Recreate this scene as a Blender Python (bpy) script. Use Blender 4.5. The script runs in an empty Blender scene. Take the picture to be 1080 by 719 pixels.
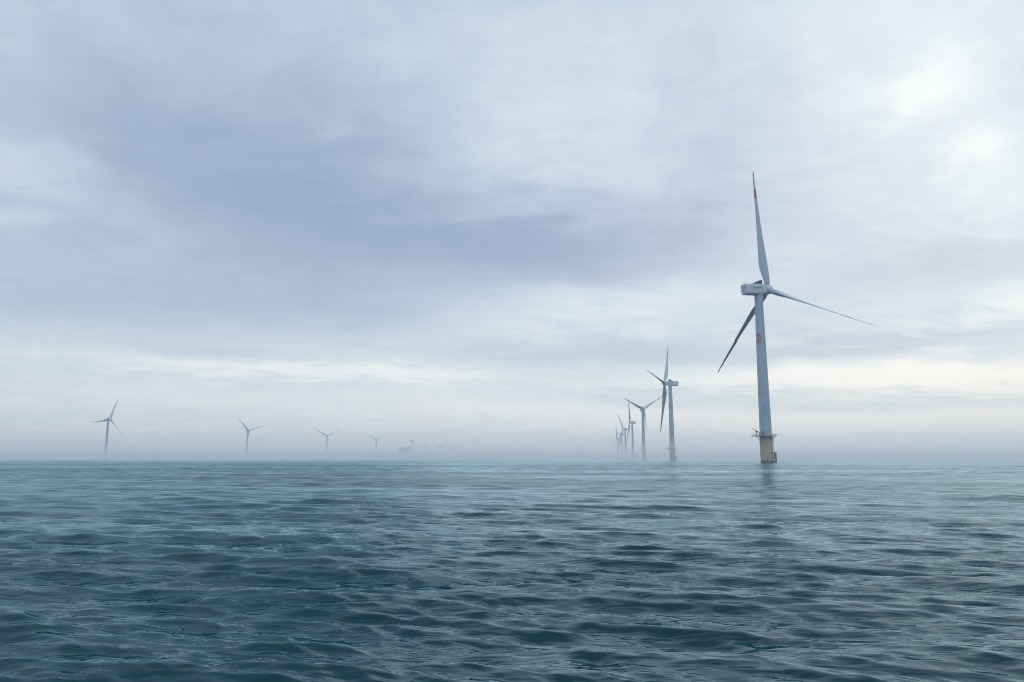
import bpy, bmesh, math, random
import numpy as np
from mathutils import Matrix, Vector
R = math.radians
scene = bpy.context.scene
COL = scene.collection

# ------------------------------------------------------------------ camera
EYE = 2.6
PITCH = 9.01
cam = bpy.data.cameras.new('camera')
cam.sensor_width = 36.0
cam.lens = 26.0
cam.clip_start = 0.05
cam.clip_end = 60000
camo = bpy.data.objects.new('camera', cam)
COL.objects.link(camo)
camo.location = (0, 0, EYE)
camo.rotation_euler = (R(90 + PITCH), 0, 0)
scene.camera = camo

# ------------------------------------------------------------------ light and view
SUN_EL, SUN_AZ = 24.4, 31.8            # azimuth clockwise from +Y
sund = bpy.data.lights.new('sun', 'SUN')
sund.energy = 0.5
sund.angle = R(80)
sund.color = (1.0, 0.96, 0.9)
suno = bpy.data.objects.new('sun', sund)
COL.objects.link(suno)
sd = Vector((math.sin(R(SUN_AZ)) * math.cos(R(SUN_EL)), math.cos(R(SUN_AZ)) * math.cos(R(SUN_EL)), math.sin(R(SUN_EL))))
suno.rotation_euler = sd.to_track_quat('Z', 'Y').to_euler()
suno.location = sd * 300

scene.view_settings.view_transform = 'Standard'
scene.view_settings.look = 'None'
scene.view_settings.exposure = 0.0
scene.view_settings.gamma = 1.0
scene.view_settings.use_curve_mapping = False
scene.render.engine = 'CYCLES'
scene.cycles.volume_bounces = 5
scene.cycles.max_bounces = 8
scene.cycles.use_denoising = True
scene.cycles.filter_width = 1.1

# ------------------------------------------------------------------ node helper
class NT:
    def __init__(s, tree):
        s.t = tree
        s.t.nodes.clear()
    def n(s, kind, **kw):
        nd = s.t.nodes.new(kind)
        for k, v in kw.items():
            setattr(nd, k, v)
        return nd
    def link(s, a, b):
        s.t.links.new(a, b)
    def put(s, sock, v):
        if isinstance(v, (int, float, tuple, list)):
            sock.default_value = v
        else:
            s.link(v, sock)
    def m(s, op, a, b=None, c=None, clamp=False):
        nd = s.n('ShaderNodeMath', operation=op, use_clamp=clamp)
        s.put(nd.inputs[0], a)
        if b is not None: s.put(nd.inputs[1], b)
        if c is not None: s.put(nd.inputs[2], c)
        return nd.outputs[0]
    def mix(s, f, a, b, mode='MIX'):
        nd = s.n('ShaderNodeMix', data_type='RGBA', blend_type=mode)
        s.put(nd.inputs[0], f); s.put(nd.inputs[6], a); s.put(nd.inputs[7], b)
        return nd.outputs[2]
    def comb(s, x, y, z):
        nd = s.n('ShaderNodeCombineXYZ')
        s.put(nd.inputs[0], x); s.put(nd.inputs[1], y); s.put(nd.inputs[2], z)
        return nd.outputs[0]
    def noise(s, vec, scale, detail=4, rough=0.5, dist=0.0):
        nd = s.n('ShaderNodeTexNoise')
        s.link(vec, nd.inputs['Vector'])
        nd.inputs['Scale'].default_value = scale
        nd.inputs['Detail'].default_value = detail
        nd.inputs['Roughness'].default_value = rough
        nd.inputs['Distortion'].default_value = dist
        return nd.outputs[0]

def lin(r, g, b):
    f = lambda c: (c / 255 / 12.92) if c / 255 <= 0.04045 else ((c / 255 + 0.055) / 1.055) ** 2.4
    return (f(r), f(g), f(b), 1.0)

# ------------------------------------------------------------------ world: sky under a cloud deck
world = bpy.data.worlds.new('World')
scene.world = world
world.use_nodes = True
w = NT(world.node_tree)
tc = w.n('ShaderNodeTexCoord')
sep = w.n('ShaderNodeSeparateXYZ'); w.link(tc.outputs['Generated'], sep.inputs[0])
X, Y, Z = sep.outputs
az = w.m('MULTIPLY', w.m('ARCTAN2', X, Y), 57.2958)
el = w.m('MULTIPLY', w.m('ARCSINE', Z), 57.2958)
# the cloud deck seen in perspective
zz = w.m('ADD', w.m('ABSOLUTE', Z), 0.10)
px = w.m('DIVIDE', X, zz)
py = w.m('DIVIDE', Y, zz)
deck = w.comb(px, py, 0.0)
deck_s = w.comb(w.m('MULTIPLY', px, 0.75), py, 3.7)
nA = w.m('SUBTRACT', w.noise(deck, 0.55, 3, 0.5), 0.5)
nB = w.m('SUBTRACT', w.noise(w.comb(py, px, 7.3), 0.6, 3, 0.5), 0.5)
nC = w.m('SUBTRACT', w.noise(deck_s, 1.3, 6, 0.55, 0.4), 0.5)
nD = w.m('SUBTRACT', w.noise(w.comb(px, w.m('MULTIPLY', py, 1.4), 11.0), 3.4, 6, 0.6, 0.5), 0.5)
azw = w.m('ADD', az, w.m('ADD', w.m('MULTIPLY', nA, 7.0), w.m('MULTIPLY', nD, 8.0)))
elw = w.m('ADD', el, w.m('ADD', w.m('MULTIPLY', w.m('MULTIPLY', nB, 6.0), w.m('MINIMUM', w.m('DIVIDE', el, 14.0), 1.0)),
                         w.m('MULTIPLY', w.m('MULTIPLY', nD, 5.0), w.m('MINIMUM', w.m('DIVIDE', el, 14.0), 1.0))))
# broad brightness with height above the horizon
ramp = w.n('ShaderNodeValToRGB')
w.put(ramp.inputs[0], w.m('DIVIDE', elw, 90.0, clamp=True))
ramp.color_ramp.interpolation = 'B_SPLINE'
BASE = [(0, .95), (4, .84), (7, .68), (9, .62), (12, .49), (16, .43), (24, .41), (33, .40), (50, .36), (66, .42), (90, .62)]
els = ramp.color_ramp.elements
while len(els) < len(BASE): els.new(0.5)
for e, (p, v) in zip(els, BASE):
    e.position = p / 90.0; e.color = (v, v, v, 1)
val = ramp.outputs[0]
# dimming added away from the sun, to darken the turbines' near sides
behind = w.m('MULTIPLY', w.m('SUBTRACT', 1.0, w.m('COSINE', w.m('MULTIPLY', w.m('SUBTRACT', az, 14.0), 0.0174533))), w.m('SUBTRACT', 1.0, Z))
val = w.m('MULTIPLY_ADD', behind, -0.08, val)
# (azimuth, elevation, width, height, amount)
PATCH = [(-17.8, 18.6, 14.0, 5.66, -0.26),
    (-26.0, 21.8, 8.7, 2.48, -0.06),
    (-4.6, 17.0, 11.4, 2.85, -0.20),
    (6.0, 15.5, 9.1, 2.72, -0.20),
    (-32.1, 9.5, 8.1, 1.62, -0.1),
    (-18.8, 11.3, 14.3, 1.8, -0.1),
    (-32.9, 18.4, 4.3, 2.09, 0.28),
    (-28.7, 16.6, 4.3, 1.77, 0.12),
    (-34.6, 14.1, 2.7, 1.79, 0.08),
    (-24.3, 15.2, 4.6, 1.06, 0.06),
    (-7.7, 22.1, 6.1, 3.4, 0.08),
    (4.7, 25.3, 9.3, 5.23, 0.1),
    (16.9, 28.9, 16.9, 5.38, 0.1),
    (31.7, 24.1, 2.2, 1.6, 0.20),
    (33.9, 20.3, 1.6, 1.1, 0.20),
    (32.0, 20.7, 6.6, 6.38, 0.05),
    (22.5, 17.1, 9.7, 3.94, 0.06),
    (12.0, 17.4, 9.0, 2.1, -0.10),
    (29, 12.1, 9, 1.8, -0.20),
    (34.2, 9.3, 3.2, 0.67, 0.2),
    (5.2, 11.5, 6.7, 1.46, 0.24),
    (11.8, 11.8, 5.9, 1.0, 0.08),
    (-4.5, 9.7, 8.2, 1.17, 0.06),
    (-15.3, 9.2, 9.3, 0.85, 0.05),
    (11.7, 7.9, 13.2, 1.08, -0.20),
    (28.0, 7.6, 9.4, 0.91, -0.08),
    (-19.2, 6.7, 11.1, 0.55, 0.26),
    (-10.2, 6.2, 6.5, 0.51, 0.22),
    (-26.1, 5.8, 5.6, 0.39, 0.06),
    (28.4, 5.3, 7.9, 0.6, 0.40),
    (32.2, 4.5, 4.4, 0.43, 0.1),
    (21.1, 5.6, 3.9, 0.48, 0.08),
    (4.4, 6.0, 10.3, 0.66, 0.04),
    (1.5, 5.2, 7.3, 0.59, -0.05),
    (15.8, 4.4, 11.4, 0.63, -0.24),
    (30.5, 3.7, 8.9, 0.38, -0.2),
    (28, 7.1, 9, 0.6, -0.24),
    (24.7, 2.7, 13.1, 0.53, 0.12),
    (5.3, 3.6, 12, 0.9, 0.16),
    (-22.3, 3.9, 10.7, 0.67, 0.04),
    (-31.6, 3.9, 6.2, 1.87, -0.07)]
for a0, e0, wa, we, amp in PATCH:
    da = w.m('DIVIDE', w.m('SUBTRACT', azw, float(a0)), float(wa))
    de = w.m('DIVIDE', w.m('SUBTRACT', elw, float(e0)), float(we))
    q = w.m('MULTIPLY', w.m('MULTIPLY_ADD', da, da, w.m('MULTIPLY', de, de)), -0.7)
    val = w.m('MULTIPLY_ADD', w.m('EXPONENT', q), float(amp), val)
nE = w.m('SUBTRACT', w.noise(w.comb(w.m('MULTIPLY', px, 0.8), w.m('MULTIPLY', py, 1.3), 17.0), 8.0, 7, 0.62, 0.9), 0.5)
val = w.m('MULTIPLY_ADD', nE, 0.16, val)
val = w.m('MULTIPLY_ADD', nC, 0.34, val)
val = w.m('MULTIPLY_ADD', nD, 0.30, val)
nF = w.m('SUBTRACT', w.noise(tc.outputs['Generated'], 3.6, 5, 0.5, 0.7), 0.5)
val = w.m('MULTIPLY_ADD', w.m('MULTIPLY', nF, w.m('MINIMUM', w.m('DIVIDE', w.m('ABSOLUTE', el), 16.0), 1.0)), 0.55, val)
val = w.m('MULTIPLY_ADD', w.m('SUBTRACT', val, 0.58), 1.05, 0.60)
cr = w.n('ShaderNodeValToRGB')
w.put(cr.inputs[0], w.m('ADD', val, 0.0, clamp=True))
CR = [(0.0, (151, 172, 201)), (0.22, (169, 188, 211)), (0.42, (186, 204, 224)), (0.62, (207, 223, 235)), (0.82, (230, 240, 245)), (1.0, (252, 254, 255))]
els = cr.color_ramp.elements
while len(els) < len(CR): els.new(0.5)
for e, (p, c) in zip(els, CR):
    e.position = p; e.color = lin(*c)
# clouds near the horizon are a little warmer
warm = w.m('MULTIPLY', w.m('EXPONENT', w.m('MULTIPLY', w.m('ABSOLUTE', el), -0.15)), 0.9)
cloud = w.mix(warm, cr.outputs[0], w.mix(1.0, cr.outputs[0], (1.05, 1.0, 0.95, 1), 'MULTIPLY'))
sky = w.n('ShaderNodeTexSky', sky_type='NISHITA')
sky.sun_disc = False
sky.sun_elevation = R(SUN_EL)
sky.sun_rotation = R(SUN_AZ)
sky.air_density = 1.2
sky.dust_density = 2.0
STR = 0.1
# added brightening of unseen sky behind the boat, lights haze and turbine fronts
gain = w.m('MULTIPLY_ADD', w.m('MULTIPLY', w.m('SUBTRACT', Z, 0.25, clamp=True), w.m('ADD', w.m('MULTIPLY', Y, -2.0), 0.3, clamp=True)), 2.6, 1.0)
cloud = w.mix(1.0, cloud, w.comb(gain, gain, gain), 'MULTIPLY')
cloud10 = w.mix(1.0, cloud, (1 / STR, 1 / STR, 1 / STR, 1), 'MULTIPLY')
final = w.mix(0.93, sky.outputs[0], cloud10)
bg = w.n('ShaderNodeBackground')
w.link(final, bg.inputs[0]); bg.inputs[1].default_value = STR
wo = w.n('ShaderNodeOutputWorld')
w.link(bg.outputs[0], wo.inputs[0])
world.cycles.sampling_method = 'MANUAL'
world.cycles.sample_map_resolution = 1024

# ------------------------------------------------------------------ materials
def new_mat(name):
    m = bpy.data.materials.new(name); m.use_nodes = True
    return m, NT(m.node_tree)

def paint(name, col, rough=0.4, dirt=(0.35, 0.33, 0.3), amt=0.25, scale=0.25, streak=0.25, bump=0.0, metal=0.0):
    m, t = new_mat(name)
    tcn = t.n('ShaderNodeTexCoord')
    mp = t.n('ShaderNodeMapping'); mp.inputs['Scale'].default_value = (1, 1, streak)
    t.link(tcn.outputs['Object'], mp.inputs[0])
    n1 = t.noise(mp.outputs[0], scale, 6, 0.6)
    n2 = t.noise(mp.outputs[0], scale * 5, 5, 0.65)
    f = t.m('MULTIPLY', t.m('SUBTRACT', t.m('MULTIPLY', t.m('ADD', n1, n2), 0.5), 0.42, clamp=True), amt * 8, clamp=True)
    c = t.mix(t.m('MULTIPLY', f, 0.6), (*col, 1), (*dirt, 1))
    b = t.n('ShaderNodeBsdfPrincipled')
    t.link(c, b.inputs['Base Color'])
    b.inputs['Roughness'].default_value = rough
    b.inputs['Metallic'].default_value = metal
    if bump:
        bp = t.n('ShaderNodeBump'); bp.inputs['Strength'].default_value = bump; bp.inputs['Distance'].default_value = 0.05
        t.link(n2, bp.inputs['Height']); t.link(bp.outputs[0], b.inputs['Normal'])
    o = t.n('ShaderNodeOutputMaterial'); t.link(b.outputs[0], o.inputs[0])
    return m

M = {
    'tower': paint('tower_paint', (0.33, 0.42, 0.475), 0.38, (0.22, 0.25, 0.26), 0.4, 0.12, 0.15),
    'nacelle': paint('nacelle_paint', (0.48, 0.54, 0.58), 0.4, (0.3, 0.31, 0.32), 0.3, 0.3, 0.4),
    'blade': paint('blade_paint', (0.34, 0.42, 0.46), 0.42, (0.36, 0.38, 0.38), 0.2, 0.15, 0.1),
    'red': paint('red_paint', (0.40, 0.035, 0.045), 0.45, (0.2, 0.05, 0.05), 0.2, 0.5, 0.5),
    'steel': paint('galvanised_steel', (0.30, 0.33, 0.36), 0.5, (0.16, 0.12, 0.09), 0.3, 0.8, 0.5, metal=0.3),
    'dark': paint('dark_vent_panel', (0.035, 0.04, 0.05), 0.5, (0.09, 0.09, 0.09), 0.3, 1.0, 1.0),
    'blue': paint('blue_sign_paint', (0.14, 0.28, 0.50), 0.45, (0.1, 0.15, 0.3), 0.1, 1.0, 1.0),
    'teal': paint('teal_lettering', (0.03, 0.22, 0.22), 0.45, (0.1, 0.2, 0.2), 0.1, 1.0, 1.0),
    'white': paint('white_sign_paint', (0.75, 0.75, 0.74), 0.45, (0.5, 0.45, 0.42), 0.1, 1.0, 1.0),
    'fender': paint('weed_covered_fender', (0.055, 0.085, 0.12), 0.6, (0.03, 0.06, 0.05), 0.4, 0.7, 0.5, bump=0.4),
    'far': paint('pale_steel_cladding', (0.42, 0.45, 0.47), 0.5, (0.3, 0.28, 0.26), 0.3, 0.1, 0.5),
}

def yellow_pile():
    m, t = new_mat('weathered_yellow_paint')
    tcn = t.n('ShaderNodeTexCoord')
    sp = t.n('ShaderNodeSeparateXYZ'); t.link(tcn.outputs['Object'], sp.inputs[0])
    mp = t.n('ShaderNodeMapping'); mp.inputs['Scale'].default_value = (1, 1, 0.3)
    t.link(tcn.outputs['Object'], mp.inputs[0])
    n = t.noise(mp.outputs[0], 0.5, 6, 0.65)
    n2 = t.noise(mp.outputs[0], 2.2, 5, 0.6)
    hn = t.m('ADD', sp.outputs[2], t.m('MULTIPLY', t.m('SUBTRACT', n, 0.5), 7.0))
    # faded grey coat at the top, tan yellow below, growth in the splash zone
    rp = t.n('ShaderNodeValToRGB'); t.put(rp.inputs[0], t.m('DIVIDE', hn, 18.0, clamp=True))
    C = [(0.0, (0.05, 0.07, 0.045, 1)), (0.05, (0.12, 0.11, 0.07, 1)), (0.10, (0.45, 0.32, 0.215, 1)), (0.5, (0.50, 0.355, 0.25, 1)), (0.72, (0.44, 0.36, 0.30, 1)), (1.0, (0.38, 0.34, 0.33, 1))]
    e = rp.color_ramp.elements
    while len(e) < len(C): e.new(0.5)
    for q, (p, c) in zip(e, C): q.position = p; q.color = c
    rust = t.m('MULTIPLY', t.m('SUBTRACT', n2, 0.56, clamp=True), 7.0, clamp=True)
    c = t.mix(t.m('MULTIPLY', rust, 0.7), rp.outputs[0], (0.16, 0.07, 0.035, 1))
    b = t.n('ShaderNodeBsdfPrincipled'); t.link(c, b.inputs['Base Color']); b.inputs['Roughness'].default_value = 0.6
    o = t.n('ShaderNodeOutputMaterial'); t.link(b.outputs[0], o.inputs[0])
    return m
M['pile'] = yellow_pile()

# ------------------------------------------------------------------ sea
FOOT = (162.3, 476.2)          # the nearest foundation
def sea_height_mesh():
    rng = np.random.default_rng(11)
    # azimuths: dense over the view, coarse behind
    a = [(-47, 47, 0.1)]
    az_list = list(np.arange(-48, 48, 0.1)) + list(np.arange(48, 100, 0.8)) + list(np.arange(100, 260, 3.0)) + list(np.arange(260, 312, 0.8))
    A = np.radians(np.array(az_list, dtype=np.float64))
    rr = [1.2]
    while rr[-1] < 7000:
        r_ = rr[-1]
        step = max(0.028, min(0.0042 * r_, 0.38)) if r_ < 240 else (0.0016 * r_ if r_ < 560 else 0.0065 * r_)
        rr.append(r_ + step)
    rr[-1] = 7000
    RR = np.array(rr)
    nr, na = len(RR), len(A)
    xs = (RR[:, None] * np.sin(A)[None]).astype(np.float32)
    ys = (RR[:, None] * np.cos(A)[None]).astype(np.float32)
    dz = np.zeros_like(xs); dx = np.zeros_like(xs); dy = np.zeros_like(xs)
    spacing = np.gradient(RR)
    NW = 170
    lam = np.exp(np.linspace(math.log(0.13), math.log(26.0), NW)) * np.exp(rng.normal(0, 0.03, NW))
    for L in lam:
        k = 2 * math.pi / L
        spread = 15 if L > 1.2 else (17 if L > .5 else 20)
        th = R(194 + rng.normal(0, spread))          # travelling towards the boat
        if L < 0.6: st = 0.0330
        elif L < 1.5: st = 0.0330
        elif L < 2.8: st = 0.0240
        elif L < 5: st = 0.0190
        elif L < 9: st = 0.0090
        else: st = 0.0040
        st *= abs(rng.normal(1, 0.25))
        k /= 0.78; L *= 0.78
        amp = st / k
        ph = rng.uniform(0, 6.283)
        wgt = np.clip((L / spacing - 3.0) / 3.0, 0, 1)
        n = int(np.searchsorted(-wgt, -1e-6)) if wgt.min() <= 0 else nr
        n = int((wgt > 0).sum())
        if n == 0: continue
        kx, ky = k * math.sin(th), k * math.cos(th)
        P = (xs[:n] * np.float32(kx) + ys[:n] * np.float32(ky) + np.float32(ph))
        # slow wandering of the phase breaks up endless straight crests
        P += np.float32(0.9) * np.sin(xs[:n] * np.float32(k * 0.11 * math.cos(th + .3)) - ys[:n] * np.float32(k * 0.09 * math.sin(th)) + np.float32(ph * 3))
        wg = (wgt[:n, None] * amp).astype(np.float32)
        c_, s_ = np.cos(P), np.sin(P)
        dz[:n] += wg * c_
        ch = np.float32(0.5)
        dx[:n] -= wg * s_ * np.float32(math.sin(th)) * ch
        dy[:n] -= wg * s_ * np.float32(math.cos(th)) * ch
    # gusts: rougher and calmer water
    g = (0.5 + 0.22 * np.sin(xs * .021 + ys * .033 + 1.0) + 0.2 * np.sin(xs * .05 - ys * .041 + 2.4) + 0.16 * np.sin(xs * .11 + ys * .19 + .6))
    g = (0.78 + 0.5 * np.clip(g, 0, 1)).astype(np.float32)
    dz *= g; dx *= g; dy *= g
    V = np.stack([xs + dx, ys + dy, dz], -1).reshape(-1, 3)
    V = np.vstack([V, [[0, 0, 0]]]).astype(np.float32)
    i = np.arange(nr - 1)[:, None]; j = np.arange(na)[None]; j2 = (j + 1) % na
    quads = np.stack([i * na + j, i * na + j2, (i + 1) * na + j2, (i + 1) * na + j], -1).reshape(-1, 4)
    tri = np.stack([np.full(na, nr * na), np.arange(na), (np.arange(na) + 1) % na], -1)[:, ::-1]
    me = bpy.data.meshes.new('sea')
    me.vertices.add(len(V)); me.vertices.foreach_set('co', V.ravel())
    nl = len(quads) * 4 + len(tri) * 3
    me.loops.add(nl)
    me.loops.foreach_set('vertex_index', np.concatenate([quads.ravel(), tri.ravel()]).astype(np.int32))
    me.polygons.add(len(quads) + len(tri))
    starts = np.concatenate([np.arange(len(quads)) * 4, len(quads) * 4 + np.arange(len(tri)) * 3]).astype(np.int32)
    me.polygons.foreach_set('loop_start', starts)
    me.polygons.foreach_set('use_smooth', np.ones(len(starts), dtype=bool))
    me.update(calc_edges=True)
    return me

def sea_material():
    m, t = new_mat('sea_water')
    geo = t.n('ShaderNodeNewGeometry')
    sp = t.n('ShaderNodeSeparateXYZ'); t.link(geo.outputs['Position'], sp.inputs[0])
    gx, gy = sp.outputs[0], sp.outputs[1]
    def layer(sx, sy, scale, detail, off, rough=0.55, dist=0.3):
        return t.noise(t.comb(t.m('MULTIPLY', gx, sx), t.m('MULTIPLY_ADD', gx, 0.12, t.m('MULTIPLY', gy, sy)), off), scale, detail, rough, dist)
    fine = layer(0.36, 1.0, 4.2, 2, 0.0)
    mid = layer(0.30, 1.0, 1.3, 3, 5.1)
    big = layer(0.35, 1.0, 0.28, 3, 9.7)
    gust = layer(0.35, 1.0, 0.030, 4, 21.0)
    gust2 = layer(0.30, 1.0, 0.007, 6, 33.0, 0.65)
    swell = layer(0.30, 1.0, 0.075, 3, 41.0)
    gf = t.m('MULTIPLY_ADD', t.m('SUBTRACT', gust, 0.5), 2.6, 0.9, clamp=True)
    h = t.m('ADD', t.m('MULTIPLY', fine, 0.042), t.m('MULTIPLY', mid, 0.095))
    h = t.m('MULTIPLY', h, t.m('MULTIPLY_ADD', gf, 0.9, 0.35))
    h = t.m('MULTIPLY_ADD', big, 0.22, h)
    h = t.m('MULTIPLY_ADD', swell, 1.4, h)
    bp = t.n('ShaderNodeBump'); bp.inputs['Strength'].default_value = 1.0; bp.inputs['Distance'].default_value = 1.0
    t.link(h, bp.inputs['Height'])
    # open water farther out is choppier: ripples too small to model widen its gloss
    rs = t.m('MULTIPLY_ADD', t.m('LOGARITHM', t.m('MAXIMUM', t.m('DIVIDE', gy, 14.0), 1.0), 10.0), 0.11, 0.03)
    rs = t.m('ADD', rs, t.m('MULTIPLY', t.m('SUBTRACT', t.m('ADD', gust, gust2), 1.0), t.m('MULTIPLY_ADD', rs, 1.3, -0.03)), clamp=True)
    # white water where the swell washes round the nearest foundation
    ddx = t.m('SUBTRACT', gx, FOOT[0]); ddy = t.m('SUBTRACT', gy, FOOT[1])
    dist = t.m('SQRT', t.m('MULTIPLY_ADD', ddx, ddx, t.m('MULTIPLY', ddy, ddy)))
    fn = layer(1.0, 1.0, 0.9, 5, 51.0, 0.7)
    foam = t.m('MULTIPLY', t.m('SUBTRACT', t.m('MULTIPLY_ADD', dist, -0.09, 0.95), t.m('MULTIPLY', fn, 0.75)), 5.0, clamp=True)
    body = t.n('ShaderNodeBsdfDiffuse'); t.put(body.inputs['Color'], t.mix(foam, (0.0001, 0.028, 0.037, 1), (0.7, 0.74, 0.75, 1)))
    gl = t.n('ShaderNodeBsdfGlossy'); gl.inputs['Color'].default_value = (0.70, 0.90, 1.0, 1)
    t.put(gl.inputs['Roughness'], rs); t.link(bp.outputs[0], gl.inputs['Normal'])
    fr = t.n('ShaderNodeFresnel'); fr.inputs['IOR'].default_value = 1.333
    bp2 = t.n('ShaderNodeBump'); bp2.inputs['Strength'].default_value = 0.55; bp2.inputs['Distance'].default_value = 1.0
    t.link(h, bp2.inputs['Height']); t.link(bp2.outputs[0], fr.inputs['Normal'])
    # at grazing angles the unresolved ripple faces tilt towards the viewer and mirror less
    fe = t.m('DIVIDE', fr.outputs[0], t.m('MULTIPLY_ADD', fr.outputs[0], 0.95, 1.0))
    # wind patches: ruffled water mirrors less of the low sky than the calmer lanes between
    gust3 = layer(0.28, 1.0, 0.13, 4, 61.0, 0.6)
    pt = t.m('SUBTRACT', t.m('MULTIPLY_ADD', gust3, 0.8, t.m('MULTIPLY_ADD', gust, 1.0, t.m('MULTIPLY', gust2, 0.9))), 1.35)
    fe = t.m('MULTIPLY', fe, t.m('MULTIPLY_ADD', pt, 1.35, 1.17))
    b = t.n('ShaderNodeMixShader')
    t.put(b.inputs[0], t.m('MULTIPLY', fe, t.m('SUBTRACT', 1.0, foam))); t.link(body.outputs[0], b.inputs[1]); t.link(gl.outputs[0], b.inputs[2])
    o = t.n('ShaderNodeOutputMaterial'); t.link(b.outputs[0], o.inputs[0])
    return m
sea = bpy.data.objects.new('sea', sea_height_mesh())
sea['kind'] = 'structure'
sea.data.materials.append(sea_material())
COL.objects.link(sea)

# ------------------------------------------------------------------ haze
def haze_mat(name, dens, col):
    m, t = new_mat(name)
    v = t.n('ShaderNodeVolumePrincipled')
    v.inputs['Color'].default_value = (*col, 1)
    v.inputs['Density'].default_value = dens
    v.inputs['Anisotropy'].default_value = 0.35
    o = t.n('ShaderNodeOutputMaterial'); t.link(v.outputs[0], o.inputs['Volume'])
    return m
def box_obj(name, lo, hi, mat):
    bm = bmesh.new()
    bmesh.ops.create_cube(bm, size=1.0)
    for v in bm.verts:
        for i in range(3):
            v.co[i] = lo[i] if v.co[i] < 0 else hi[i]
    me = bpy.data.meshes.new(name); bm.to_mesh(me); bm.free()
    me.materials.append(mat)
    o = bpy.data.objects.new(name, me); COL.objects.link(o)
    return o
hz = box_obj('haze', (-7100, -7100, -1.8), (7100, 7100, 203), haze_mat('haze_air', 0.00019, (0.955, 0.988, 1.0)))
hz['kind'] = 'stuff'
# the low sea mist the far foundations stand in: begins beyond the nearest turbine
ms = box_obj('mist_bank', (-6900, 560, -1.4), (6900, 6990, 22), haze_mat('sea_mist', 0.0009, (0.955, 0.988, 1.0)))
ms['kind'] = 'stuff'

# ------------------------------------------------------------------ mesh helpers
def finish(name, bm, mats, parent=None, smooth=True, mat=None):
    bmesh.ops.recalc_face_normals(bm, faces=bm.faces)
    me = bpy.data.meshes.new(name); bm.to_mesh(me); bm.free()
    for m_ in (mats if isinstance(mats, (list, tuple)) else [mats]): me.materials.append(m_)
    if smooth:
        me.polygons.foreach_set('use_smooth', [True] * len(me.polygons))
        try: me.set_sharp_from_angle(angle=R(38))
        except Exception: pass
    o = bpy.data.objects.new(name, me); COL.objects.link(o)
    if parent is not None: o.parent = parent
    if mat is not None: o.matrix_local = mat
    return o
def lathe(bm, prof, seg=40, cx=0, cy=0, mi=0, cap=True):
    rings = []
    for r, z in prof:
        rings.append([bm.verts.new((cx + r * math.cos(2 * math.pi * k / seg), cy + r * math.sin(2 * math.pi * k / seg), z)) for k in range(seg)])
    for a, b in zip(rings, rings[1:]):
        for k in range(seg):
            f = bm.faces.new((a[k], a[(k + 1) % seg], b[(k + 1) % seg], b[k])); f.material_index = mi
    if cap:
        bm.faces.new(rings[0][::-1]).material_index = mi; bm.faces.new(rings[-1]).material_index = mi
def bar(bm, p, q, r, seg=8, mi=0):
    p, q = Vector(p), Vector(q); d = (q - p)
    if d.length < 1e-6: return
    qt = d.to_track_quat('Z', 'Y').to_matrix()
    ra, rb = [], []
    for k in range(seg):
        o = qt @ Vector((r * math.cos(2 * math.pi * k / seg), r * math.sin(2 * math.pi * k / seg), 0))
        ra.append(bm.verts.new(p + o)); rb.append(bm.verts.new(q + o))
    for k in range(seg):
        bm.faces.new((ra[k], ra[(k + 1) % seg], rb[(k + 1) % seg], rb[k])).material_index = mi
    bm.faces.new(ra[::-1]).material_index = mi; bm.faces.new(rb).material_index = mi
def box(bm, c, s, bev=0.0, mi=0):
    r = bmesh.ops.create_cube(bm, size=1.0)
    for v in r['verts']: v.co = Vector((c[0] + v.co.x * s[0], c[1] + v.co.y * s[1], c[2] + v.co.z * s[2]))
    fs = set(f for v in r['verts'] for f in v.link_faces)
    for f in fs: f.material_index = mi
    if bev:
        es = set(e for v in r['verts'] for e in v.link_edges)
        bmesh.ops.bevel(bm, geom=list(es), offset=bev, segments=3, affect='EDGES')

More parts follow.
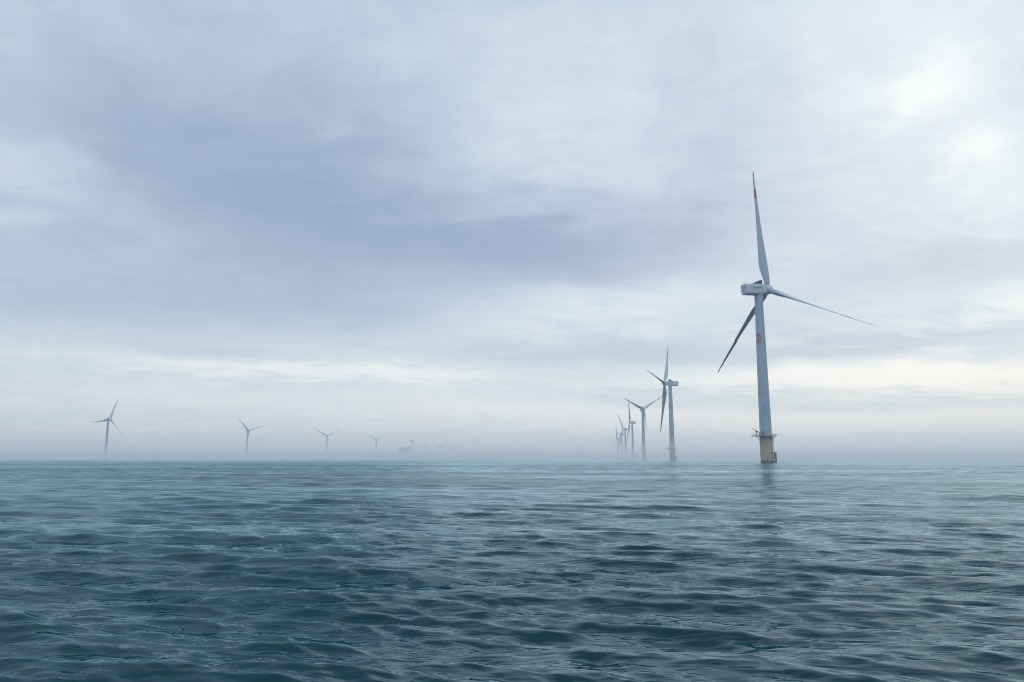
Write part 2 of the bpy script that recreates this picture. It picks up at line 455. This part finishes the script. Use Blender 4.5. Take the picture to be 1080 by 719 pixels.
# ------------------------------------------------------------------ the wind turbine
HUB_Z, DECK_Z, OVERHANG, BLADE = 112.0, 17.2, 8.0, 85.0
TILT = R(5)
def make_turbine():
    root = bpy.data.objects.new('wind_turbine', None); root.empty_display_size = 5; COL.objects.link(root)
    # foundation: monopile and transition piece with flanges
    bm = bmesh.new()
    lathe(bm, [(3.95, -1.7), (3.95, 4.2), (4.08, 4.25), (4.08, 4.8), (3.98, 4.85), (3.98, 8.9), (4.12, 8.95), (4.12, 9.35), (3.98, 9.4), (3.98, 13.2), (4.14, 13.25), (4.14, 13.8), (3.98, 13.85), (3.98, 16.8)], 48)
    fo = finish('foundation', bm, M['pile'], root)
    # boat landing with fender tubes and ladder, on the side away from the crane
    bm = bmesh.new()
    bl = math.radians(-38)
    ux, uy = math.cos(bl), math.sin(bl); tx, ty = -uy, ux
    for s in (-1.3, 1.3):
        bx_, by_ = ux * 5.3 + tx * s, uy * 5.3 + ty * s
        bar(bm, (bx_, by_, -1.6), (bx_, by_, 6.6), 0.36, 12)
        for z in (0.9, 3.4, 6.2):
            bar(bm, (bx_, by_, z), (ux * 3.6 + tx * s, uy * 3.6 + ty * s, z + .2), 0.2, 8)
    for s in (-0.35, 0.35):
        bar(bm, (ux * 4.7 + tx * s, uy * 4.7 + ty * s, -1), (ux * 4.7 + tx * s, uy * 4.7 + ty * s, 16.9), 0.06, 6)
    z = -0.6
    while z < 16.8:
        bar(bm, (ux * 4.7 + tx * .35, uy * 4.7 + ty * .35, z), (ux * 4.7 - tx * .35, uy * 4.7 - ty * .35, z), 0.03, 5); z += 0.4
    finish('boat_landing', bm, M['fender'], root)
    # deck with brackets
    bm = bmesh.new()
    N = 40; pts = []
    for k in range(N):
        a = 2 * math.pi * k / N
        r_ = 6.6 + 2.4 * max(0, math.cos(a - math.pi)) ** 3
        pts.append((r_ * math.cos(a), r_ * math.sin(a)))
    lo = [bm.verts.new((x, y, DECK_Z - .38)) for x, y in pts]; hi = [bm.verts.new((x, y, DECK_Z)) for x, y in pts]
    for k in range(N): bm.faces.new((lo[k], lo[(k + 1) % N], hi[(k + 1) % N], hi[k]))
    bm.faces.new(lo[::-1]); bm.faces.new(hi)
    for k in range(10):
        a = 2 * math.pi * k / 10
        bar(bm, (3.9 * math.cos(a), 3.9 * math.sin(a), DECK_Z - 2.6), (6.2 * math.cos(a), 6.2 * math.sin(a), DECK_Z - .36), 0.14, 8)
    pf = finish('platform', bm, M['steel'], root)
    bm = bmesh.new()
    for k in range(N):
        x, y = pts[k]; x2, y2 = pts[(k + 1) % N]; q = .985
        if k % 2 == 0: bar(bm, (x * q, y * q, DECK_Z - .02), (x * q, y * q, DECK_Z + 1.15), 0.05, 5)
        for z in (.4, .78, 1.15): bar(bm, (x * q, y * q, DECK_Z + z), (x2 * q, y2 * q, DECK_Z + z), 0.035, 5)
    finish('railing', bm, M['steel'], pf)
    # davit crane
    bm = bmesh.new()
    bar(bm, (-6.1, -1.0, DECK_Z), (-6.1, -1.0, DECK_Z + 3.2), 0.2, 10)
    bar(bm, (-6.1, -1.0, DECK_Z + 2.9), (-8.9, -2.2, DECK_Z + 4.6), 0.16, 8)
    bar(bm, (-6.1, -1.0, DECK_Z + 1.4), (-7.3, -1.5, DECK_Z + 3.5), 0.1, 8)
    box(bm, (-5.9, -1.0, DECK_Z + 2.5), (1.1, .9, 1.0), .1)
    finish('davit_crane', bm, M['dark'], root)
    # cabinet on the deck
    bm = bmesh.new(); box(bm, (-4.6, -2.9, DECK_Z + 1.1), (1.4, 1.2, 2.2), .08)
    finish('cabinet', bm, M['steel'], root)
    # tower, four cans with flange seams
    bm = bmesh.new()
    prof = []
    z0, z1, r0, r1 = DECK_Z - .05, HUB_Z - 3.6, 3.75, 2.6
    rad = lambda z: r0 + (r1 - r0) * ((z - z0) / (z1 - z0)) ** 1.15
    seams = [44.0, 77.0]
    zc = [z0] + [z0 + (z1 - z0) * i / 30 for i in range(1, 30)] + [z1]
    allz = sorted([(z, 0) for z in zc] + [(s, 1) for s in seams])
    for z, s in allz:
        if s: prof += [(rad(z), z - .12), (rad(z) + .05, z - .10), (rad(z) + .05, z + .10), (rad(z), z + .12)]
        elif all(abs(z - q) > .4 for q in seams): prof.append((rad(z), z))
    lathe(bm, prof, 56)
    for f in bm.faces:
        zc_ = f.calc_center_median().z
        if any(abs(zc_ - q) < .13 for q in seams): f.material_index = 1
    tw = finish('tower', bm, [M['tower'], M['steel']], root)
    # door at deck level
    bm = bmesh.new()
    def panel(bm, az0, az1, za, zb, off, mi=0, n=8, rot=0.0):
        vs = []
        for i in range(n + 1):
            a = R(az0 + (az1 - az0) * i / n + rot)
            vs.append([bm.verts.new(((rad(z) + off) * math.cos(a), (rad(z) + off) * math.sin(a), z)) for z in (za, zb)])
        for i in range(n):
            bm.faces.new((vs[i][0], vs[i + 1][0], vs[i + 1][1], vs[i][1])).material_index = mi
    panel(bm, -140, -124, DECK_Z + .2, DECK_Z + 2.6, .04)
    finish('door', bm, M['dark'], tw)
    # red sign high on the tower, blue emblem low on the tower (as seen from the boat)
    bm = bmesh.new()
    FA = -109.0                                  # azimuth (math angle) of the side facing the boat
    panel(bm, FA - 46, FA - 2, 76.6, 82.3, .03, 0)
    for u in range(2):
        for vv in range(3):
            a0 = FA - 41 + u * 20
            panel(bm, a0 + 2, a0 + 11, 77.9 + vv * 1.3, 78.25 + vv * 1.3, .05, 1, 3)
        panel(bm, FA - 41 + u * 20 + 5.8, FA - 41 + u * 20 + 7.2, 77.8, 81.2, .05, 1, 2)
    finish('red_sign', bm, [M['red'], M['white']], tw, smooth=False)
    bm = bmesh.new()
    e0 = FA + 2
    panel(bm, e0 - 17, e0 - 11, 32.4, 36.4, .03); panel(bm, e0 - 11, e0 + 8, 35.7, 36.7, .03)
    panel(bm, e0 - 11, e0 + 8, 31.9, 32.9, .03); panel(bm, e0 + 8, e0 + 14, 33.2, 36.2, .03)
    panel(bm, e0 - 5, e0 + 2, 33.6, 35.0, .03); panel(bm, e0 - 2.5, e0 + 1, 29.6, 31.9, .03)
    panel(bm, e0 - 8, e0 + 7, 30.4, 30.9, .032)
    finish('blue_emblem', bm, M['blue'], tw, smooth=False)
    # nacelle: local frame, +X points along the shaft to the rotor, origin over the tower axis at hub height
    Mn = Matrix.Translation((0, 0, HUB_Z)) @ Matrix.Rotation(-TILT, 4, 'Y')
    bm = bmesh.new()
    secs = [(-11.8, 2.5, -2.7, 3.5), (-11.4, 2.85, -3.1, 3.8), (-6, 3.05, -3.5, 3.75), (1.5, 3.1, -3.7, 3.5), (3.6, 2.95, -3.4, 3.3), (4.9, 2.6, -2.8, 2.9), (5.2, 2.2, -2.3, 2.4)]
    rings = []
    for x, hw, zb, zt in secs:
        ring = []
        nseg = 28; cz = (zb + zt) / 2; hh = (zt - zb) / 2
        for k in range(nseg):
            a = 2 * math.pi * k / nseg + .11
            ex = 0.34
            cs, sn = math.cos(a), math.sin(a)
            ring.append(bm.verts.new((x, math.copysign(abs(cs) ** ex, cs) * hw, cz + math.copysign(abs(sn) ** ex, sn) * hh)))
        rings.append(ring)
    for a, b in zip(rings, rings[1:]):
        for k in range(len(a)): bm.faces.new((a[k], a[(k + 1) % len(a)], b[(k + 1) % len(a)], b[k]))
    bm.faces.new(rings[0][::-1]); bm.faces.new(rings[-1])
    # yaw collar
    nc = finish('nacelle', bm, M['nacelle'], root, mat=Mn)
    bm = bmesh.new(); lathe(bm, [(2.62, HUB_Z - 3.9), (2.85, HUB_Z - 3.7), (2.85, HUB_Z - 3.0)], 40)
    finish('yaw_bearing', bm, M['nacelle'], root)
    # roof cooler
    bm = bmesh.new()
    vs = [(-3.2, 3.55), (2.2, 3.35), (2.2, 6.0), (1.2, 6.1), (-3.2, 4.5)]
    A_ = [bm.verts.new((x, -2.3, z)) for x, z in vs]; B_ = [bm.verts.new((x, 2.3, z)) for x, z in vs]
    bm.faces.new(A_); bm.faces.new(B_[::-1])
    for k in range(5): bm.faces.new((A_[k], A_[(k + 1) % 5], B_[(k + 1) % 5], B_[k]))
    ck = finish('cooler', bm, M['dark'], nc, smooth=False)
    # rear vents and hatches
    bm = bmesh.new()
    bm.free()
    for y, z in ((-1.3, 1.6), (1.2, 1.6), (-.1, -.2)):
        bm = bmesh.new(); box(bm, (-11.83, y, z), (.1, 1.0, .8), .03)
        finish('vent', bm, M['dark'], nc, smooth=False)
    # weather mast
    bm = bmesh.new()
    for y in (-1.5, 1.5):
        bar(bm, (-10.3, y, 3.5), (-10.3, y, 5.6), .07, 6); box(bm, (-10.3, y, 5.6), (.4, .4, .25), .05)
    bar(bm, (-10.3, -1.5, 4.9), (-10.3, 1.5, 4.9), .05, 6)
    finish('weather_mast', bm, M['steel'], nc)
    # lettering on both flanks
    for sgn in (-1, 1):
        yy = sgn * 3.085
        def glyph(x, z, w_, h_): box(bm, (x if sgn < 0 else -3.6 - x, yy, z), (w_, .09, h_))
        x = -5.6                       # round emblem, then a row of characters
        bm = bmesh.new()
        glyph(x, 1.0, .5, 2.0); glyph(x + .6, 1.65, .8, .4); glyph(x + .6, .85, .8, .35); glyph(x + .6, .25, .75, .3)
        finish('emblem', bm, M['teal'], nc, smooth=False)
        x += 1.9
        bm = bmesh.new()
        glyph(x + 2.4, .32, 5.2, .1)
        for q in range(5):
            glyph(x, 0.95, .16, 1.2); glyph(x + .55, 0.95, .16, 1.0)
            glyph(x + .28, 1.4 if q % 2 else .6, .5, .18); glyph(x + .28, .98, .42, .14)
            x += 1.0 + (.15 if q == 1 else 0)
        finish('lettering', bm, M['teal'], nc, smooth=False)
    # hub spinner: axis +X
    Mh = Mn @ Matrix.Translation((OVERHANG, 0, 0))
    bm = bmesh.new()
    lathe(bm, [(2.35, -2.7), (2.75, -2.3), (3.05, -1.2), (3.15, 0), (3.0, 1.2), (2.55, 2.3), (1.8, 3.2), (.9, 3.75), (.2, 3.9)], 40)
    bmesh.ops.transform(bm, matrix=Matrix.Rotation(math.pi / 2, 4, 'Y'), verts=bm.verts)
    hb = finish('hub', bm, M['nacelle'], root, mat=Mh)
    # blade along +Z, shaft axis along +X, feathered: trailing edge downwind (-X)
    def make_blade():
        bm = bmesh.new()
        st = [0.022, .03, .05, .08, .12, .16, .20, .26, .32, .4, .48, .56, .64, .70, .7601, .80, .84, .88, .92, .95, .97, .985, .995, 1.0]
        chord = [3.5, 3.5, 3.5, 3.9, 5.0, 5.9, 6.2, 5.9, 5.3, 4.5, 3.85, 3.3, 2.8, 2.45, 2.15, 1.95, 1.75, 1.55, 1.35, 1.15, .95, .7, .4, .12]
        thick = [1, 1, .98, .8, .56, .42, .35, .3, .27, .25, .23, .22, .21, .2, .2, .19, .19, .18, .18, .18, .18, .18, .18, .18]
        rings = []; ns = 28
        for s, c, th in zip(st, chord, thick):
            z = s * BLADE
            pre = 0.02 * BLADE * s ** 2.2                          # pre-bend away from the tower
            tw_ = R(74 + 14 * s)                                 # chord angle from the rotor plane
            round_ = max(0, min(1, (th - .35) / .65))
            ring = []
            for k in range(ns):
                a = 2 * math.pi * k / ns
                # airfoil: u in [0..1] from leading to trailing edge
                u = .5 * (1 - math.cos(a))
                yt = 5 * th * (.2969 * math.sqrt(u) - .126 * u - .3516 * u * u + .2843 * u ** 3 - .1036 * u ** 4)
                y = yt if a < math.pi else -yt
                pc = .34 * (1 - round_) + .5 * round_
                xx, yy_ = (u - pc) * c, y * c
                cx_, cy_ = -math.cos(a) * c / 2, math.sin(a) * c / 2
                xx = xx * (1 - round_) + cx_ * round_; yy_ = yy_ * (1 - round_) + cy_ * round_
                # xx runs leading -> trailing ; trailing edge goes to -X when feathered
                X_ = pre - xx * math.sin(tw_) + yy_ * math.cos(tw_)
                Y_ = xx * math.cos(tw_) + yy_ * math.sin(tw_)
                ring.append(bm.verts.new((X_, Y_, z)))
            rings.append(ring)
        for i, (a, b) in enumerate(zip(rings, rings[1:])):
            mi = 1 if (.755 < st[i] < .835 or st[i] >= .945) else 0
            for k in range(ns): bm.faces.new((a[k], a[(k + 1) % ns], b[(k + 1) % ns], b[k])).material_index = mi
        bm.faces.new(rings[0][::-1]); bm.faces.new(rings[-1]).material_index = 1
        return finish('blade', bm, [M['blade'], M['red']], root)
    b0 = make_blade()
    for k in range(2):
        b = b0.copy(); COL.objects.link(b); b.parent = root
    return root

HEAD_PARTS = ('nacelle', 'hub', 'blade')
def pose(root, yaw, phase, rblade, pitch=0, cone=3.0):
    Ry = Matrix.Rotation(R(yaw), 4, 'Z')
    Mn = Ry @ Matrix.Translation((0, 0, HUB_Z)) @ Matrix.Rotation(-TILT, 4, 'Y')
    Mh = Mn @ Matrix.Translation((OVERHANG, 0, 0))
    k = 0
    for ch in root.children:
        nm = ch.name.split('.')[0]
        if nm == 'nacelle': ch.matrix_local = Mn
        elif nm == 'hub': ch.matrix_local = Mh
        elif nm == 'blade':
            # phase measured from straight up, turning towards (axis x up)
            ch.matrix_local = Mh @ Matrix.Rotation(R(phase + 120 * k), 4, 'X') @ Matrix.Rotation(R(cone), 4, 'Y') @ Matrix.Rotation(R(pitch), 4, 'Z') @ Matrix.Diagonal((1, 1, rblade / BLADE, 1)); k += 1
def copy_turbine(src):
    c = src.copy(); COL.objects.link(c)
    for ch in list(src.children):
        d = ch.copy(); COL.objects.link(d); d.parent = c
        for g in list(ch.children):
            e = g.copy(); COL.objects.link(e); e.parent = d
    return c

# hub position in the world, yaw of the shaft (degrees from +X), blade phase, blade length, label
ROW, LEFT = 'wind turbines in the receding row on the right', 'wind turbines fading in mist on the left'
T = [
    (169.7, 479.1, 21, 116, 85, 'largest white wind turbine, on a weathered yellow foundation nearest the boat', ROW),
    (225.2, 1087.2, 156, 38, 78, 'second nearest white wind turbine, its rotor turned left, just left of the largest one', ROW),
    (295.0, 1658.5, -82, 64, 53, 'pale wind turbine with blades in an open Y, third from the largest one', ROW),
    (359.6, 2272.7, 168, 82, 80, 'hazy wind turbine with one blade upright, just behind the Y shaped one', ROW),
    (420.5, 2813.7, 144, 82, 80, 'faint wind turbine with raised blade leaning left, fifth in the receding row', ROW),
    (501.1, 3454.0, 147, 50, 78, 'very faint small wind turbine, sixth in the receding row, nearly lost in mist', ROW),
    (569.3, 4051.4, 162, 98, 78, 'barely visible wind turbine, last of the receding row, with a thin upright blade', ROW),
    (-1139.1, 2105.9, -24, 102, 60, 'leftmost wind turbine, alone above the mist, one blade pointing straight left', LEFT),
    (-1044.8, 2958.1, -35, 48, 72, 'faint grey wind turbine between the leftmost one and the small Y shaped one', LEFT),
    (-906.2, 3658.2, -66, 60, 76, 'small hazy wind turbine with blades in a wide Y, third from the left edge', LEFT),
    (-782.5, 4313.3, -66, 62, 64, 'smallest clearly visible Y shaped wind turbine, just left of the offshore platform', LEFT),
    (-715.0, 6290.0, -66, 20, 64, 'ghostly far wind turbine just right of the offshore platform', LEFT),
    (-608.0, 6385.0, -60, 75, 64, 'ghostly far wind turbine in the middle of the faintest three on the horizon', LEFT),
    (-525.0, 6460.0, -60, 40, 64, 'ghostly far wind turbine, rightmost of the faintest three on the horizon', LEFT),
]
proto = make_turbine()
turbines = []
for i, (hx, hy, yaw, ph, rb, label, grp) in enumerate(T):
    turbines.append(proto if i == 0 else copy_turbine(proto))
for o, (hx, hy, yaw, ph, rb, label, grp) in zip(turbines, T):
    off = OVERHANG * math.cos(TILT)
    o.location = (hx - off * math.cos(R(yaw)), hy - off * math.sin(R(yaw)), 0)
    o['label'] = label; o['category'] = 'wind turbine'; o['group'] = grp
    pose(o, yaw, ph, rb, 60 if grp == LEFT or hy == 1658.5 else 0, 5.5 if hy == 1087.2 else 2.5)

# ------------------------------------------------------------------ offshore platform far out in the mist
def make_platform():
    root = bpy.data.objects.new('offshore_platform', None); COL.objects.link(root)
    root['label'] = 'grey offshore substation platform with a tall mast, dim in the mist on the horizon'
    root['category'] = 'platform'
    root.location = (-618, 4330, 0)
    root.scale = (1.12, 1.12, 1.1)
    lx, ly = 26, 14
    for sx in (-1, 1):
        for sy in (-1, 1):
            bm = bmesh.new()
            bar(bm, (sx * (lx + 2), sy * (ly + 2), -1.7), (sx * lx, sy * ly, 30), 1.4, 14)
            finish('leg', bm, M['far'], root)
    bm = bmesh.new()
    for sy in (-1, 1):
        for a, b in (((-lx, 4), (lx, 27)), ((lx, 4), (-lx, 27)), ((-lx, 4), (lx, 4)), ((-lx, 27), (lx, 27))):
            bar(bm, (a[0], sy * ly, a[1]), (b[0], sy * ly, b[1]), .6, 8)
    for sx in (-1, 1):
        bar(bm, (sx * lx, -ly, 4), (sx * lx, ly, 27), .6, 8); bar(bm, (sx * lx, ly, 4), (sx * lx, -ly, 27), .6, 8)
    finish('brace', bm, M['far'], root)
    bm = bmesh.new(); box(bm, (0, 0, 32), (74, 34, 4), .3); box(bm, (0, 0, 45), (74, 34, 1.5), .2); finish('deck', bm, M['far'], root)
    bm = bmesh.new()
    box(bm, (-6, 0, 39), (56, 30, 10.6), .4); box(bm, (-3, 0, 51.5), (62, 28, 11.5), .4); box(bm, (-24, 0, 49), (10, 16, 6.5), .3); box(bm, (18, 4, 60), (20, 14, 6), .3)
    finish('module', bm, M['far'], root)
    bm = bmesh.new(); lathe(bm, [(12, 57.4), (12, 58.2)], 8, -30, 0); bar(bm, (-30, 0, 45), (-30, 0, 57.4), 1.2, 8); finish('helideck', bm, M['far'], root)
    bm = bmesh.new()
    for sx in (-1, 1):
        for sy in (-1, 1): bar(bm, (33 + sx * 2.6, sy * 2.6, 45), (33 + sx * 1.1, sy * 1.1, 94), .5, 8)
    for q in range(7):
        za, zb = 46 + q * 6.3, 52.3 + q * 6.3
        wa, wb = 2.6 - 1.5 * (za - 45) / 59, 2.6 - 1.5 * (zb - 45) / 59
        for s in (-1, 1):
            bar(bm, (33 - wa, s * wa, za), (33 + wb, s * wb, zb), .3, 6); bar(bm, (33 + s * wa, -wa, za), (33 + s * wb, wb, zb), .3, 6)
    box(bm, (33, 0, 96), (9, 8, 14), .6)
    finish('mast', bm, M['far'], root)
    return root
make_platform()
